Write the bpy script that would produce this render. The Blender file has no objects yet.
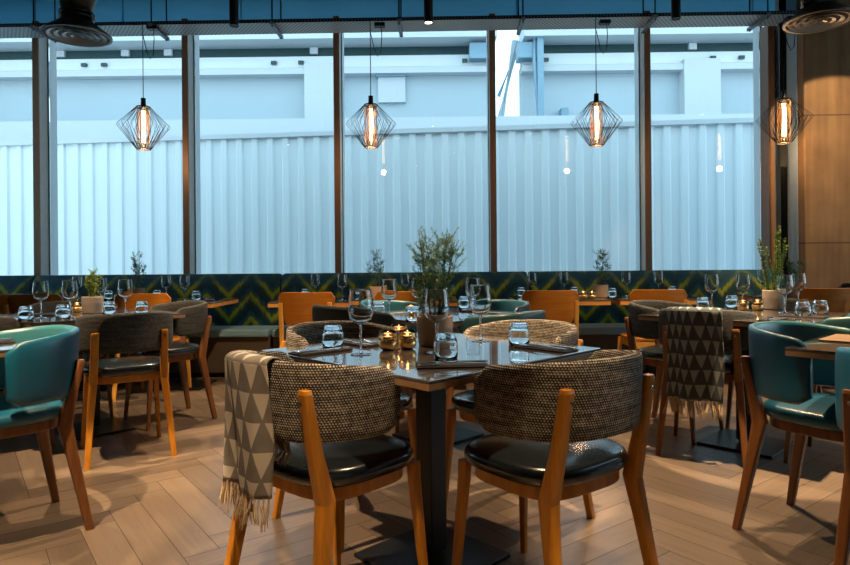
import bpy, bmesh, math, random
from mathutils import Vector, Matrix
PI = math.pi
R = math.radians
scn = bpy.context.scene
C = scn.collection

# ------------------------------------------------------------------ camera
F = 626.0                                    # focal length in pixels of an 850 px wide frame
YAW, ROLL, EYE, HY = R(1.2), R(-0.48), 1.06, 263.0
camd = bpy.data.cameras.new('camera')
cam = bpy.data.objects.new('camera', camd)
C.objects.link(cam)
RC = Matrix.Rotation(YAW, 3, 'Z') @ Matrix.Rotation(R(90), 3, 'X') @ Matrix.Rotation(ROLL, 3, 'Z')
cam.matrix_world = Matrix.Translation((0, 0, EYE)) @ RC.to_4x4()
camd.lens = F / 850 * 36
camd.sensor_width = 36
camd.shift_y = -(282.5 - HY) / 850
camd.clip_start = 0.05
scn.camera = cam
def ray(px, py):
    return RC @ Vector(((px - 425) / F, -(py - HY) / F, -1))
def at(px, py, z=0.75):
    d = ray(px, py); t = (z - EYE) / d.z
    return Vector((d.x * t, d.y * t, z))
def aty(px, Y, z=0.0):
    d = ray(px, 263); t = Y / d.y
    return Vector((d.x * t, Y, z))
def atw(px, py, Y):
    d = ray(px, py); t = Y / d.y
    return Vector((d.x * t, Y, EYE + d.z * t))

# ------------------------------------------------------------------ mesh helpers
def obj(name, bm, mat=None, parent=None, smooth=False, loc=None, rot=None, bevel=0):
    me = bpy.data.meshes.new(name)
    bmesh.ops.recalc_face_normals(bm, faces=bm.faces[:])
    if smooth:
        for f in bm.faces: f.smooth = True
    bm.to_mesh(me); bm.free()
    o = bpy.data.objects.new(name, me)
    C.objects.link(o)
    if mat:
        for m in (mat if isinstance(mat, (list, tuple)) else [mat]): me.materials.append(m)
    if parent: o.parent = parent
    if loc is not None: o.location = loc
    if rot is not None: o.rotation_euler = rot
    if bevel:
        b = o.modifiers.new('bevel', 'BEVEL'); b.width = bevel; b.segments = 2; b.limit_method = 'ANGLE'; b.angle_limit = R(40)
    if smooth == 'auto':
        pass
    return o
def tag(o, label=None, cat=None, group=None, kind=None):
    if label: o['label'] = label
    if cat: o['category'] = cat
    if group: o['group'] = group
    if kind: o['kind'] = kind
    return o
def thing(name, loc=(0, 0, 0), rz=0, label=None, cat=None, group=None, kind=None):
    o = bpy.data.objects.new(name, None); C.objects.link(o)
    o.location = loc; o.rotation_euler = (0, 0, rz); o.empty_display_size = .1
    return tag(o, label, cat, group, kind)
def struct(name, bm, mat, parent=None, **k):
    o = obj(name, bm, mat, parent, **k); o['kind'] = 'structure'; return o
def dup(o, parent=None):
    c = o.copy(); C.objects.link(c)
    if parent: c.parent = parent
    for ch in list(o.children): dup(ch, c)
    return c
class Proto:
    """first call hands out the original, later calls copies of it and of its parts"""
    def __init__(s, make): s.make = make; s.o = None
    def __call__(s, loc, rz, label, group=None, cat=None):
        if s.o is None: s.o = s.make(); o = s.o
        else: o = dup(s.o)
        o.location = loc; o.rotation_euler = (0, 0, rz)
        if 'group' in o: del o['group']
        return tag(o, label, cat, group)
def B(): return bmesh.new()
def box(bm, c, s, rz=0, M=None, mi=0):
    vs = []
    Rm = Matrix.Rotation(rz, 3, 'Z') if M is None else M
    for x in (-.5, .5):
        for y in (-.5, .5):
            for z in (-.5, .5):
                vs.append(bm.verts.new(Vector(c) + Rm @ Vector((x * s[0], y * s[1], z * s[2]))))
    for q in ((0, 1, 3, 2), (4, 6, 7, 5), (0, 4, 5, 1), (2, 3, 7, 6), (0, 2, 6, 4), (1, 5, 7, 3)):
        bm.faces.new([vs[i] for i in q]).material_index = mi
    return bm
def loft(bm, rings, closed=True, cap=True, uvs=None):
    L = [[bm.verts.new(p) for p in r] for r in rings]
    n = len(L[0]); fs = []
    uvl = bm.loops.layers.uv.verify() if uvs else None
    for i in range(len(L) - 1):
        for j in range(n if closed else n - 1):
            k = (j + 1) % n
            f = bm.faces.new((L[i][j], L[i][k], L[i + 1][k], L[i + 1][j])); fs.append(f)
            if uvs:
                k2 = j + 1
                for lp, q in zip(f.loops, ((i, j), (i, k2), (i + 1, k2), (i + 1, j))):
                    lp[uvl].uv = uvs(*q)
    if cap and closed:
        for r, idx in ((L[0], 0), (L[-1], len(L) - 1)):
            f = bm.faces.new(r)
            if uvs:
                for j, lp in enumerate(f.loops): lp[uvl].uv = uvs(idx, j)
    return bm
def lathe(bm, prof, n=24, c=(0, 0, 0), cap=True):
    rings = [[Vector((c[0] + r * math.cos(2 * PI * j / n), c[1] + r * math.sin(2 * PI * j / n), c[2] + z)) for j in range(n)] for r, z in prof]
    return loft(bm, rings, True, cap)
def lathe_closed(bm, prof, n=24, c=(0, 0, 0)):
    """profile that starts and ends on the axis (r tiny)"""
    return lathe(bm, [(max(r, 1e-4), z) for r, z in prof], n, c, True)
def frame_at(d, up=Vector((0, 0, 1))):
    d = d.normalized()
    if abs(d.dot(up)) > .98: up = Vector((0, 1, 0))
    x = d.cross(up).normalized(); y = x.cross(d).normalized()
    return x, y
def tube(bm, pts, r, n=8):
    pts = [Vector(p) for p in pts]; rings = []
    px = None
    for i, p in enumerate(pts):
        d = (pts[min(i + 1, len(pts) - 1)] - pts[max(i - 1, 0)])
        if px is None: x, y = frame_at(d)
        else:
            dn = d.normalized(); x = (px - dn * px.dot(dn)).normalized(); y = dn.cross(x)
        px = x
        rr = r[i] if isinstance(r, (list, tuple)) else r
        rings.append([p + x * rr * math.cos(2 * PI * j / n) + y * rr * math.sin(2 * PI * j / n) for j in range(n)])
    return loft(bm, rings)
def post(bm, pts, sizes, rz=0):
    """vertical-ish wooden member with rounded rectangular section (w along local x, d along y)"""
    cs, sn = math.cos(rz), math.sin(rz); rings = []
    for p, (w, d) in zip(pts, sizes):
        ring = []
        for j in range(16):
            t = 2 * PI * (j + .5) / 16
            ct, st = math.cos(t), math.sin(t)
            a = math.copysign(abs(ct) ** .5, ct) * w / 2; b = math.copysign(abs(st) ** .5, st) * d / 2
            ring.append(Vector((p[0] + a * cs - b * sn, p[1] + a * sn + b * cs, p[2])))
        rings.append(ring)
    return loft(bm, rings)
def pillow(bm, outline, z0, z1, r=.02, dome=.01, nseg=4):
    """solid from a closed outline function scaled about its centre: rounded edges, domed top"""
    n = len(outline)
    cx = sum(p[0] for p in outline) / n; cy = sum(p[1] for p in outline) / n
    R0 = sum(math.hypot(p[0] - cx, p[1] - cy) for p in outline) / n
    def ring(ins, z):
        k = 1 - ins / R0
        return [Vector((cx + (p[0] - cx) * k, cy + (p[1] - cy) * k, z)) for p in outline]
    rings = []
    for i in range(nseg + 1):
        a = PI / 2 * i / nseg
        rings.append(ring(r * (1 - math.sin(a)), z0 + r * (1 - math.cos(a))))
    for i in range(nseg + 1):
        a = PI / 2 * i / nseg
        rings.append(ring(r * (1 - math.cos(a)), z1 - r * (1 - math.sin(a))))
    for k in (.7, .45, .2, .03):
        rings.append(ring(R0 * (1 - k), z1 + dome * (1 - k * k)))
    return loft(bm, rings)
def superell(a, b, n=40, e=.6, cy=0, taper=0):
    out = []
    for j in range(n):
        t = 2 * PI * j / n; c, s = math.cos(t), math.sin(t)
        y = math.copysign(abs(s) ** e, s) * b; x = math.copysign(abs(c) ** e, c) * a * (1 + taper * y / b)
        out.append((x, cy + y))
    return out

# ------------------------------------------------------------------ materials
class NT:
    def __init__(s, name):
        s.m = bpy.data.materials.new(name); s.m.use_nodes = True
        s.t = s.m.node_tree; s.t.nodes.clear()
        s.out = s.t.nodes.new('ShaderNodeOutputMaterial')
    def n(s, typ, **k):
        nd = s.t.nodes.new(typ)
        for a, v in k.items():
            if a.startswith('i_'):
                key = a[2:]
                key = int(key) if key.isdigit() else key.replace('_', ' ')
                inp = nd.inputs[key]
                if hasattr(v, 'links') or isinstance(v, bpy.types.NodeSocket): s.t.links.new(v, inp)
                else: inp.default_value = v
            else: setattr(nd, a, v)
        return nd
    def math(s, op, a, b=0.0, c=None, clamp=False):
        nd = s.n('ShaderNodeMath', operation=op, use_clamp=clamp, i_0=a, i_1=b)
        if c is not None:
            if isinstance(c, bpy.types.NodeSocket): s.t.links.new(c, nd.inputs[2])
            else: nd.inputs[2].default_value = c
        return nd.outputs[0]
    def mix(s, f, a, b):
        nd = s.n('ShaderNodeMix', data_type='RGBA')
        for i, v in ((0, f), (6, a), (7, b)):
            if isinstance(v, bpy.types.NodeSocket): s.t.links.new(v, nd.inputs[i])
            else: nd.inputs[i].default_value = v if i == 0 else (*v, 1) if len(v) == 3 else v
        return nd.outputs[2]
    def ramp(s, f, stops, interp='LINEAR'):
        nd = s.n('ShaderNodeValToRGB', i_0=f); cr = nd.color_ramp; cr.interpolation = interp
        while len(cr.elements) > 1: cr.elements.remove(cr.elements[0])
        cr.elements[0].position = stops[0][0]; cr.elements[0].color = (*stops[0][1], 1)
        for p, c in stops[1:]:
            e = cr.elements.new(p); e.color = (*c, 1)
        return nd.outputs[0]
    def coord(s, which='Object', scale=None):
        v = s.n('ShaderNodeTexCoord').outputs[which]
        if scale is not None: v = s.n('ShaderNodeMapping', i_Vector=v, i_Scale=scale).outputs[0]
        return v
    def noise(s, vec, scale=5, detail=4, rough=.5):
        return s.n('ShaderNodeTexNoise', i_Vector=vec, i_Scale=scale, i_Detail=detail, i_Roughness=rough).outputs[0]
    def bump(s, h, strength=.3, dist=.002):
        return s.n('ShaderNodeBump', i_Height=h, i_Strength=strength, i_Distance=dist).outputs[0]
    def pbr(s, color, rough=.5, metal=0, bump=None, **k):
        p = s.n('ShaderNodeBsdfPrincipled')
        def put(key, v):
            if isinstance(v, bpy.types.NodeSocket): s.t.links.new(v, p.inputs[key])
            elif isinstance(v, tuple): p.inputs[key].default_value = (*v, 1) if len(v) == 3 else v
            else: p.inputs[key].default_value = v
        put('Base Color', color); put('Roughness', rough); put('Metallic', metal)
        for a, v in k.items(): put(a.replace('_', ' '), v)
        if bump is not None: s.t.links.new(bump, p.inputs['Normal'])
        s.t.links.new(p.outputs[0], s.out.inputs[0])
        return s.m
def plain(name, col, rough=.5, metal=0, var=.12, scale=12, **k):
    t = NT(name); v = t.noise(t.coord(), scale, 3)
    c = t.mix(v, tuple(x * (1 - var) for x in col), tuple(min(1, x * (1 + var)) for x in col))
    return t.pbr(c, rough, metal, **k)
def wood(name, dark, light, rough=.4, stretch=(30, 30, 2.5), coat=0):
    t = NT(name); co = t.coord('Object', stretch)
    a = t.noise(co, 1.2, 6, .6); b = t.noise(co, 6, 3)
    f = t.math('ADD', t.math('MULTIPLY', a, .75), t.math('MULTIPLY', b, .3))
    return t.pbr(t.ramp(f, [(.32, dark), (.68, light)]), rough, bump=t.bump(b, .1, .001), Coat_Weight=coat)
M = {}
M['oak'] = wood('chair_oak', (.36, .135, .010), (.60, .25, .020), .36)
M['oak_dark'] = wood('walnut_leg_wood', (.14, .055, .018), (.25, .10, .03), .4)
M['ply'] = wood('orange_plywood', (.38, .13, .012), (.52, .20, .022), .33, (3, 3, 30))
M['ply_post'] = wood('pale_orange_wood', (.70, .34, .05), (.85, .46, .09), .36)
M['top'] = wood('dark_tabletop', (.055, .050, .050), (.11, .10, .095), .12, (2.5, 28, 28), 1.0)
M['edge'] = wood('tabletop_edge', (.20, .12, .06), (.34, .21, .11), .45, (20, 20, 20))
M['orange_edge'] = wood('orange_tabletop_edge', (.52, .23, .05), (.68, .33, .08), .4, (2, 20, 20))
M['black_metal'] = plain('black_powder_coat', (.012, .013, .015), .42, .3)
M['plate_metal'] = plain('dark_base_plate', (.02, .024, .03), .33, .5)
M['dark_metal'] = plain('dark_duct_paint', (.030, .034, .032), .4, .3)
M['ring_metal'] = plain('diffuser_ring_paint', (.30, .31, .30), .35, .3)
M['steel'] = plain('cutlery_steel', (.62, .64, .66), .18, 1, var=.05)
M['galv'] = plain('galvanised_metal', (.20, .25, .30), .45, .6)
M['brass'] = plain('gold_votive_metal', (.95, .60, .25), .32, 1)
M['bronze'] = plain('bronze_mullion_face', (.27, .165, .10), .45, .2)
M['alu'] = plain('blue_grey_aluminium', (.62, .82, .95), .5)
M['alu_dark'] = plain('dark_teal_gasket', (.01, .09, .13), .5)
M['napkin'] = plain('black_napkin_cloth', (.02, .02, .025), .8)
M['wax'] = plain('candle_wax', (.8, .68, .5), .5)
M['soil'] = plain('potting_soil', (.05, .03, .02), .9, var=.5, scale=80)
M['mat'] = wood('placemat_wood', (.24, .14, .07), (.40, .26, .14), .5, (3, 25, 25))
def leather(name, col, rough):
    t = NT(name); co = t.coord()
    v = t.noise(co, 260, 3); w = t.noise(co, 9, 3)
    c = t.mix(w, tuple(x * .75 for x in col), tuple(x * 1.25 for x in col))
    return t.pbr(c, rough, bump=t.bump(t.math('ADD', v, t.math('MULTIPLY', w, 4)), .05, .0008), Coat_Weight=.3, Coat_Roughness=.25)
M['black_leather'] = leather('black_leather', (.007, .014, .021), .22)
M['teal'] = leather('teal_leather', (.004, .11, .20), .42)
M['teal_in'] = leather('teal_leather_inside', (.045, .21, .27), .36)
M['teal_dark'] = leather('dark_teal_leather', (.008, .045, .055), .45)
M['grey_fabric'] = plain('charcoal_fabric', (.032, .04, .042), .85)
def woven(name, dark, light, p=.0085):
    t = NT(name); uv = t.coord('UV'); s = t.n('ShaderNodeSeparateXYZ', i_0=uv)
    u, v = s.outputs[0], s.outputs[1]
    nz = t.noise(uv, 60, 3)
    row = t.math('FLOOR', t.math('DIVIDE', v, p * .8))
    uu = t.math('ADD', t.math('DIVIDE', u, p), t.math('MULTIPLY', row, .41))
    fu = t.math('SINE', t.math('MULTIPLY', uu, 2 * PI)); fv = t.math('SINE', t.math('MULTIPLY', t.math('DIVIDE', v, p * .8), 2 * PI))
    h = t.math('ADD', fu, t.math('MULTIPLY', fv, .9))
    streak = t.n('ShaderNodeTexNoise', i_Vector=t.n('ShaderNodeMapping', i_Vector=uv, i_Scale=(5, 70, 1)).outputs[0], i_Scale=1.0, i_Detail=2.0).outputs[0]
    g = t.math('ADD', h, t.math('MULTIPLY', t.math('SUBTRACT', t.math('ADD', nz, streak), 1.0), 3.2))
    c = t.ramp(t.math('MULTIPLY', t.math('ADD', g, 1.0), .4, clamp=True), [(.38, dark), (.78, light)])
    return t.pbr(c, .85, bump=t.bump(h, .5, .002))
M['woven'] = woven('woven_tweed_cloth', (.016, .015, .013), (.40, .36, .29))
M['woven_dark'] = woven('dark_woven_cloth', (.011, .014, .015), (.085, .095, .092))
def throw_mat(name, base, light):
    t = NT(name); uv = t.coord('UV'); s = t.n('ShaderNodeSeparateXYZ', i_0=uv)
    v = t.math('DIVIDE', s.outputs[1], .078); row = t.math('FLOOR', v)
    half = t.math('MULTIPLY', t.math('MODULO', row, 2), .5)
    u = t.math('ADD', t.math('DIVIDE', s.outputs[0], .056), half)
    fu = t.math('ABSOLUTE', t.math('SUBTRACT', t.math('FRACT', u), .5))
    fv = t.math('FRACT', v)
    m = t.math('MULTIPLY', t.math('SUBTRACT', t.math('MULTIPLY', t.math('SUBTRACT', fv, .08), .47), fu), 30, clamp=True)
    wv = t.math('SINE', t.math('MULTIPLY', t.math('ADD', s.outputs[0], s.outputs[1]), 2600))
    nz = t.noise(uv, 25, 4)
    c0 = t.mix(nz, tuple(x * .7 for x in base), tuple(x * 1.3 for x in base))
    c = t.mix(m, c0, light)
    return t.pbr(c, .9, bump=t.bump(t.math('ADD', wv, t.math('MULTIPLY', m, 1.5)), .3, .001))
M['throw_light'] = throw_mat('grey_triangle_throw', (.17, .16, .145), (.50, .47, .41))
M['throw_dark'] = throw_mat('charcoal_triangle_throw', (.045, .060, .066), (.25, .29, .30))
M['fringe'] = plain('cream_fringe_yarn', (.46, .36, .24), .9)
M['clay'] = plain('beige_clay', (.52, .37, .25), .75, scale=6)
M['pot_grey'] = plain('pale_concrete_pot', (.46, .40, .34), .8, scale=8)
def leafmat(name, a, b):
    t = NT(name); v = t.noise(t.coord(), 9, 2)
    i = t.n('ShaderNodeNewGeometry').outputs['Random Per Island']
    c = t.mix(t.math('MULTIPLY', t.math('ADD', v, i), .5), a, b)
    p = t.n('ShaderNodeBsdfPrincipled', i_Base_Color=c, i_Roughness=.5); tl = t.n('ShaderNodeBsdfTranslucent', i_Color=c)
    mx = t.n('ShaderNodeMixShader', i_0=.4, i_1=p.outputs[0], i_2=tl.outputs[0])
    t.t.links.new(mx.outputs[0], t.out.inputs[0]); return t.m
M['rosemary'] = leafmat('rosemary_needles', (.05, .13, .08), (.20, .38, .16))
M['green'] = leafmat('fresh_green_leaves', (.10, .20, .03), (.40, .52, .09))
M['stem'] = plain('woody_stem', (.12, .09, .05), .8)
def glassmat(name, tint=(1, 1, 1), ior=1.45, rough=0):
    t = NT(name)
    g = t.n('ShaderNodeBsdfGlass', i_Color=(*tint, 1), i_IOR=ior, i_Roughness=rough)
    t.t.links.new(g.outputs[0], t.out.inputs[0]); return t.m
M['glass'] = glassmat('clear_glass', (.97, .99, 1))
M['amber_glass'] = glassmat('amber_glass', (1, .90, .74))
def panemat():
    t = NT('window_glass')
    lw = t.n('ShaderNodeFresnel', i_IOR=1.5)
    tr = t.n('ShaderNodeBsdfTransparent', i_Color=(.93, .97, 1, 1)); gl = t.n('ShaderNodeBsdfGlossy', i_Roughness=0.0)
    mx = t.n('ShaderNodeMixShader', i_0=lw.outputs[0], i_1=tr.outputs[0], i_2=gl.outputs[0])
    t.t.links.new(mx.outputs[0], t.out.inputs[0]); return t.m
M['pane'] = panemat()
def emis(name, col, s):
    t = NT(name); e = t.n('ShaderNodeEmission', i_Color=(*col, 1), i_Strength=s)
    t.t.links.new(e.outputs[0], t.out.inputs[0]); return t.m
M['filament'] = emis('glowing_filament', (1, .60, .32), 22)
M['flame'] = emis('candle_flame', (1, .50, .18), 14)
M['lamp_face'] = emis('spotlight_lens', (1, .74, .45), 14)
def floor_mat():
    t = NT('herringbone_oak_floor')
    tone = t.n('ShaderNodeAttribute', attribute_name='tone').outputs['Fac']
    uv = t.coord('UV', (1.6, 26, 1)); sh = t.n('ShaderNodeCombineXYZ', i_0=t.math('MULTIPLY', tone, 37.0), i_1=t.math('MULTIPLY', tone, 91.0)).outputs[0]
    uv2 = t.n('ShaderNodeVectorMath', operation='ADD', i_0=uv, i_1=sh).outputs[0]
    g = t.noise(uv2, 1.3, 7, .62); fine = t.noise(uv2, 7, 4)
    f = t.math('ADD', t.math('MULTIPLY', g, .55), t.math('MULTIPLY', tone, .38))
    c = t.ramp(f, [(.2, (.085, .066, .050)), (.5, (.145, .112, .082)), (.8, (.225, .176, .130))])
    return t.pbr(c, t.math('ADD', t.math('MULTIPLY', fine, .2), .22), bump=t.bump(fine, .15, .001))
M['floor'] = floor_mat()
M['gap'] = plain('floor_joint', (.03, .022, .016), .8)
def translucent_bulkhead():  # translucency added to the bulkhead so outside daylight brightens it and the room
    t = NT('translucent_blue_bulkhead'); v = t.noise(t.coord(), 1.1, 3)
    c = t.mix(v, (.22, .47, .60), (.29, .56, .70))
    a = t.n('ShaderNodeBsdfTranslucent', i_Color=c); b = t.n('ShaderNodeBsdfPrincipled', i_Base_Color=c, i_Roughness=.35)
    mx = t.n('ShaderNodeMixShader', i_0=.45, i_1=a.outputs[0], i_2=b.outputs[0])
    t.t.links.new(mx.outputs[0], t.out.inputs[0]); return t.m
M['bulk'] = translucent_bulkhead()
M['wall'] = plain('dark_plaster', (.12, .12, .12), .8)
M['ceil'] = plain('dark_ceiling_paint', (.06, .075, .085), .8)
M['panel_blue'] = plain('pale_blue_panel', (.33, .46, .55), .4)
def concrete():
    t = NT('board_marked_concrete'); co = t.coord()
    st = t.noise(t.n('ShaderNodeMapping', i_Vector=co, i_Scale=(9, 9, .5)).outputs[0], 1.2, 6, .6); b = t.noise(co, 3, 5)
    z = t.n('ShaderNodeSeparateXYZ', i_0=co).outputs[2]
    ln = t.math('LESS_THAN', t.math('ABSOLUTE', t.math('SUBTRACT', t.math('MODULO', t.math('ADD', z, .6), 1.22), .6)), .006)
    c = t.ramp(t.math('ADD', t.math('MULTIPLY', st, .6), t.math('MULTIPLY', b, .4)), [(.3, (.13, .075, .03)), (.7, (.32, .20, .09))])
    return t.pbr(t.mix(ln, c, (.07, .045, .03)), .75, bump=t.bump(b, .3, .01))
M['concrete'] = concrete()
def tray_mat():
    t = NT('perforated_tray_metal'); co = t.coord(); s = t.n('ShaderNodeSeparateXYZ', i_0=co)
    a = t.math('FRACT', t.math('DIVIDE', s.outputs[0], .035)); 
    r = t.math('DIVIDE', s.outputs[1], .028); off = t.math('MULTIPLY', t.math('MODULO', t.math('FLOOR', t.math('ADD', r, 40)), 2), .5)
    a = t.math('FRACT', t.math('ADD', t.math('DIVIDE', s.outputs[0], .04), off)); b = t.math('FRACT', r)
    m = t.math('MULTIPLY', t.math('LESS_THAN', t.math('ABSOLUTE', t.math('SUBTRACT', a, .5)), .28), t.math('LESS_THAN', t.math('ABSOLUTE', t.math('SUBTRACT', b, .5)), .25))
    return t.pbr(t.mix(m, (.42, .58, .68), (.05, .10, .13)), .45)
M['tray'] = tray_mat()
def lip_mat():
    t = NT('slotted_tray_lip'); co = t.coord(); s = t.n('ShaderNodeSeparateXYZ', i_0=co)
    a = t.math('FRACT', t.math('DIVIDE', s.outputs[0], .03))
    return t.pbr(t.mix(t.math('MULTIPLY', t.math('LESS_THAN', a, .35), t.math('LESS_THAN', t.math('ABSOLUTE', s.outputs[2]), .007)), (.02, .025, .03), (.12, .2, .25)), .5, .3)
M['lip'] = lip_mat()
def ikat():
    t = NT('ikat_zigzag_cloth'); co = t.coord('UV'); s = t.n('ShaderNodeSeparateXYZ', i_0=co)
    u, v = s.outputs[0], s.outputs[1]
    rag = t.noise(t.n('ShaderNodeMapping', i_Vector=co, i_Scale=(45, 6, 1)).outputs[0], 1.0, 3)
    big = t.noise(co, 4, 3)
    tri = t.math('ABSOLUTE', t.math('SUBTRACT', t.math('FRACT', t.math('DIVIDE', u, .44)), .5))
    tri = t.math('MULTIPLY', tri, .50)
    w = t.math('DIVIDE', t.math('ADD', t.math('ADD', v, tri), t.math('MULTIPLY', rag, .09)), .235)
    fr = t.math('FRACT', w)
    c = t.ramp(fr, [(0, (.004, .035, .035)), (.22, (.006, .06, .09)), (.36, (.03, .10, .02)), (.46, (.40, .48, .012)), (.60, (.66, .66, .015)), (.72, (.05, .17, .02)), (.82, (.008, .14, .26)), (1, (.004, .035, .035))])
    top = t.math('MULTIPLY', t.math('SUBTRACT', v, .40), 14, clamp=True)
    c = t.mix(t.math('MULTIPLY', top, .75), c, (.006, .12, .20))
    c = t.mix(t.math('MULTIPLY', t.math('SUBTRACT', big, .35), 1.6, clamp=True), t.mix(.55, c, (.005, .035, .045)), c)
    return t.pbr(c, .8)
M['ikat'] = ikat()
M['seat_vinyl'] = plain('blue_grey_seat_vinyl', (.22, .42, .56), .4)
M['plinth'] = plain('brown_bench_plinth', (.10, .075, .05), .6)
M['white_fence'] = plain('white_hoarding_paint', (.72, .78, .80), .55, var=.04, scale=1.0)
M['bwall'] = plain('pale_rendered_wall', (.45, .54, .59), .8, var=.04, scale=.5)
M['bwhite'] = plain('white_fascia_paint', (.58, .62, .65), .7, var=.03)
M['bdark'] = plain('dark_soffit_glazing', (.012, .05, .055), .35, var=.3, scale=2)
M['bblue'] = plain('blue_grey_steel', (.22, .36, .46), .5)
M['asphalt'] = plain('grey_paving', (.4, .42, .43), .9)

# ------------------------------------------------------------------ the setting
WY = 6.62                                    # plane of the window glass
XL, XR, YB, ZC = -5.6, 6.4, -3.4, 3.95
HEAD = 3.62
# herringbone floor: planks laid at 45 degrees
bm = B(); tone_l = bm.faces.layers.float.new('tone'); uvl = bm.loops.layers.uv.verify()
random.seed(5)
PW, PL = .13, .78
n_w = int(PL / PW)
rot = Matrix.Rotation(R(38), 2)
def plank(cx, cy, horiz):
    L_, W_ = (PL, PW)
    g = .0012
    hx, hy = (L_ / 2 - g, W_ / 2 - g) if horiz else (W_ / 2 - g, L_ / 2 - g)
    c = rot @ Vector((cx, cy))
    if not (XL - .5 < c.x < XR + .5 and YB - .5 < c.y < WY + .5): return
    vs = []
    for sx, sy in ((-1, -1), (1, -1), (1, 1), (-1, 1)):
        p = rot @ Vector((cx + sx * hx, cy + sy * hy))
        vs.append(bm.verts.new((p.x, p.y, 0)))
    f = bm.faces.new(vs); f[tone_l] = random.random()
    uv = [(0, 0), (L_, 0), (L_, W_), (0, W_)] if horiz else [(0, W_), (0, 0), (L_, 0), (L_, W_)]
    o = random.random() * 9
    for lp, q in zip(f.loops, uv): lp[uvl].uv = (q[0] + o, q[1] + o)
for i in range(-70, 71):
    for j in range(-14, 15):
        # classic herringbone: each step shifts by the plank width along the diagonal
        x0 = i * PW + j * (PL + 0) * 1.0; y0 = i * PW - j * PL * 1.0
        plank(x0 + PL / 2, y0 + PW / 2, True)
        plank(x0 + PW / 2 - 0, y0 + PW + PL / 2, False)
me_before = len(bm.faces)
gapz = -.0015
vs = [bm.verts.new((x, y, gapz)) for x, y in ((XL, YB), (XR, YB), (XR, WY), (XL, WY))]
f = bm.faces.new(vs); f.material_index = 1
struct('floor', bm, [M['floor'], M['gap']])
for f in bpy.data.objects['floor'].data.polygons:
    pass
bm = B(); box(bm, ((XL + XR) / 2, (YB + WY) / 2, -.08), (XR - XL, WY - YB, .15)); struct('floor_slab', bm, M['gap'])
bm = B(); box(bm, ((XL + XR) / 2, (YB + WY) / 2, ZC + .06), (XR - XL + .4, WY - YB + .4, .12)); struct('ceiling', bm, M['ceil'])
def side_wall(x, a, b, z0, z1):          # a side wall with an unseen opening, added for cool daylight, from y=a to y=b
    bm = B()
    box(bm, (x, (YB + a) / 2, ZC / 2), (.16, a - YB, ZC)); box(bm, (x, (b + WY) / 2, ZC / 2), (.16, WY - b, ZC))
    box(bm, (x, (a + b) / 2, z0 / 2), (.16, b - a, z0)); box(bm, (x, (a + b) / 2, (z1 + ZC) / 2), (.16, b - a, ZC - z1)); return bm
struct('wall_left', side_wall(XL - .08, 4.6, 6.3, .5, 3.4), M['wall'])
struct('wall_right', side_wall(XR + .08, 1.0, 5.7, .5, 3.4), M['wall'])
for i, (x, a, b) in enumerate(((XL - .08, 4.6, 6.3), (XR + .08, 1.0, 5.7))):
    bm = B(); box(bm, (x, (a + b) / 2, 1.95), (.012, b - a, 2.9)); struct('window_%d' % (8 + i), bm, M['pane'])  # panes of the added side openings, out of view, that let cool daylight in
bm = B(); box(bm, ((XL + XR) / 2, YB - .08, ZC / 2), (XR - XL, .16, ZC)); struct('wall_back', bm, M['wall'])
# front wall: sill, bulkhead above the windows, end piece on the right
mull = [aty(px, 6.45).x for px in (-262, -112, 37, 186.5, 338, 494, 649)]
xend = aty(771, 6.5).x
bm = B(); box(bm, ((XL + XR) / 2, WY + .04, .36), (XR - XL, .2, .72))
box(bm, ((xend + XR) / 2 + .03, WY + .04, 2.1), (XR - xend - .06, .2, 2.8)); struct('wall_front', bm, M['panel_blue'])
bm = B(); box(bm, ((XL + XR) / 2, WY + .0, (HEAD + ZC) / 2), (XR - XL, .02, ZC - HEAD))
for px in (31, 120, 240, 400, 520, 760): box(bm, (aty(px, 6.5).x, WY - .016, (HEAD + ZC) / 2), (.012, .008, ZC - HEAD - .02))
struct('wall_front_bulkhead', bm, M['bulk'])
edges = mull + [xend]
for i in range(len(edges) - 1):
    a, b = edges[i], edges[i + 1]
    w = thing('window_%d' % (i + 1), ((a + b) / 2, WY, .72), 0, kind='structure')
    W_, H_ = b - a, HEAD - .72
    bm = B(); box(bm, (0, 0, H_ / 2), (W_ - .08, .012, H_ - .08)); struct('pane', bm, M['pane'], w)
    bm = B()
    for s in (-1, 1): box(bm, (s * (W_ / 2 - .018), .075, H_ / 2), (.034, .13, H_))
    box(bm, (0, 0, .02), (W_ - .06, .06, .04)); box(bm, (0, 0, H_ - .02), (W_ - .06, .06, .04))
    struct('window_frame', bm, M['bwhite'], w)
    bm = B(); box(bm, (-W_ / 2, -.075, H_ / 2), (.055, .16, H_)); m_ = struct('mullion', bm, M['alu'], w)
    bm = B(); box(bm, (-W_ / 2, -.165, H_ / 2), (.062, .02, H_)); struct('mullion_face', bm, M['bronze'], w)
    bm = B(); box(bm, (-W_ / 2 + .031, -.006, H_ / 2), (.008, .016, H_)); box(bm, (-W_ / 2 - .031, -.006, H_ / 2), (.008, .016, H_)); struct('gasket', bm, M['alu_dark'], w)
bm = B(); box(bm, (xend, WY - .075, 2.1), (.06, .16, 2.75)); struct('trim_1', bm, M['bronze'])
# concrete column on the right
cx0 = aty(805.5, 6.05).x
bm = B(); box(bm, (cx0 + .75, 6.3, ZC / 2), (1.5, .5, ZC - .002)); struct('concrete_column', bm, M['concrete'], bevel=.01)
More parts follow.
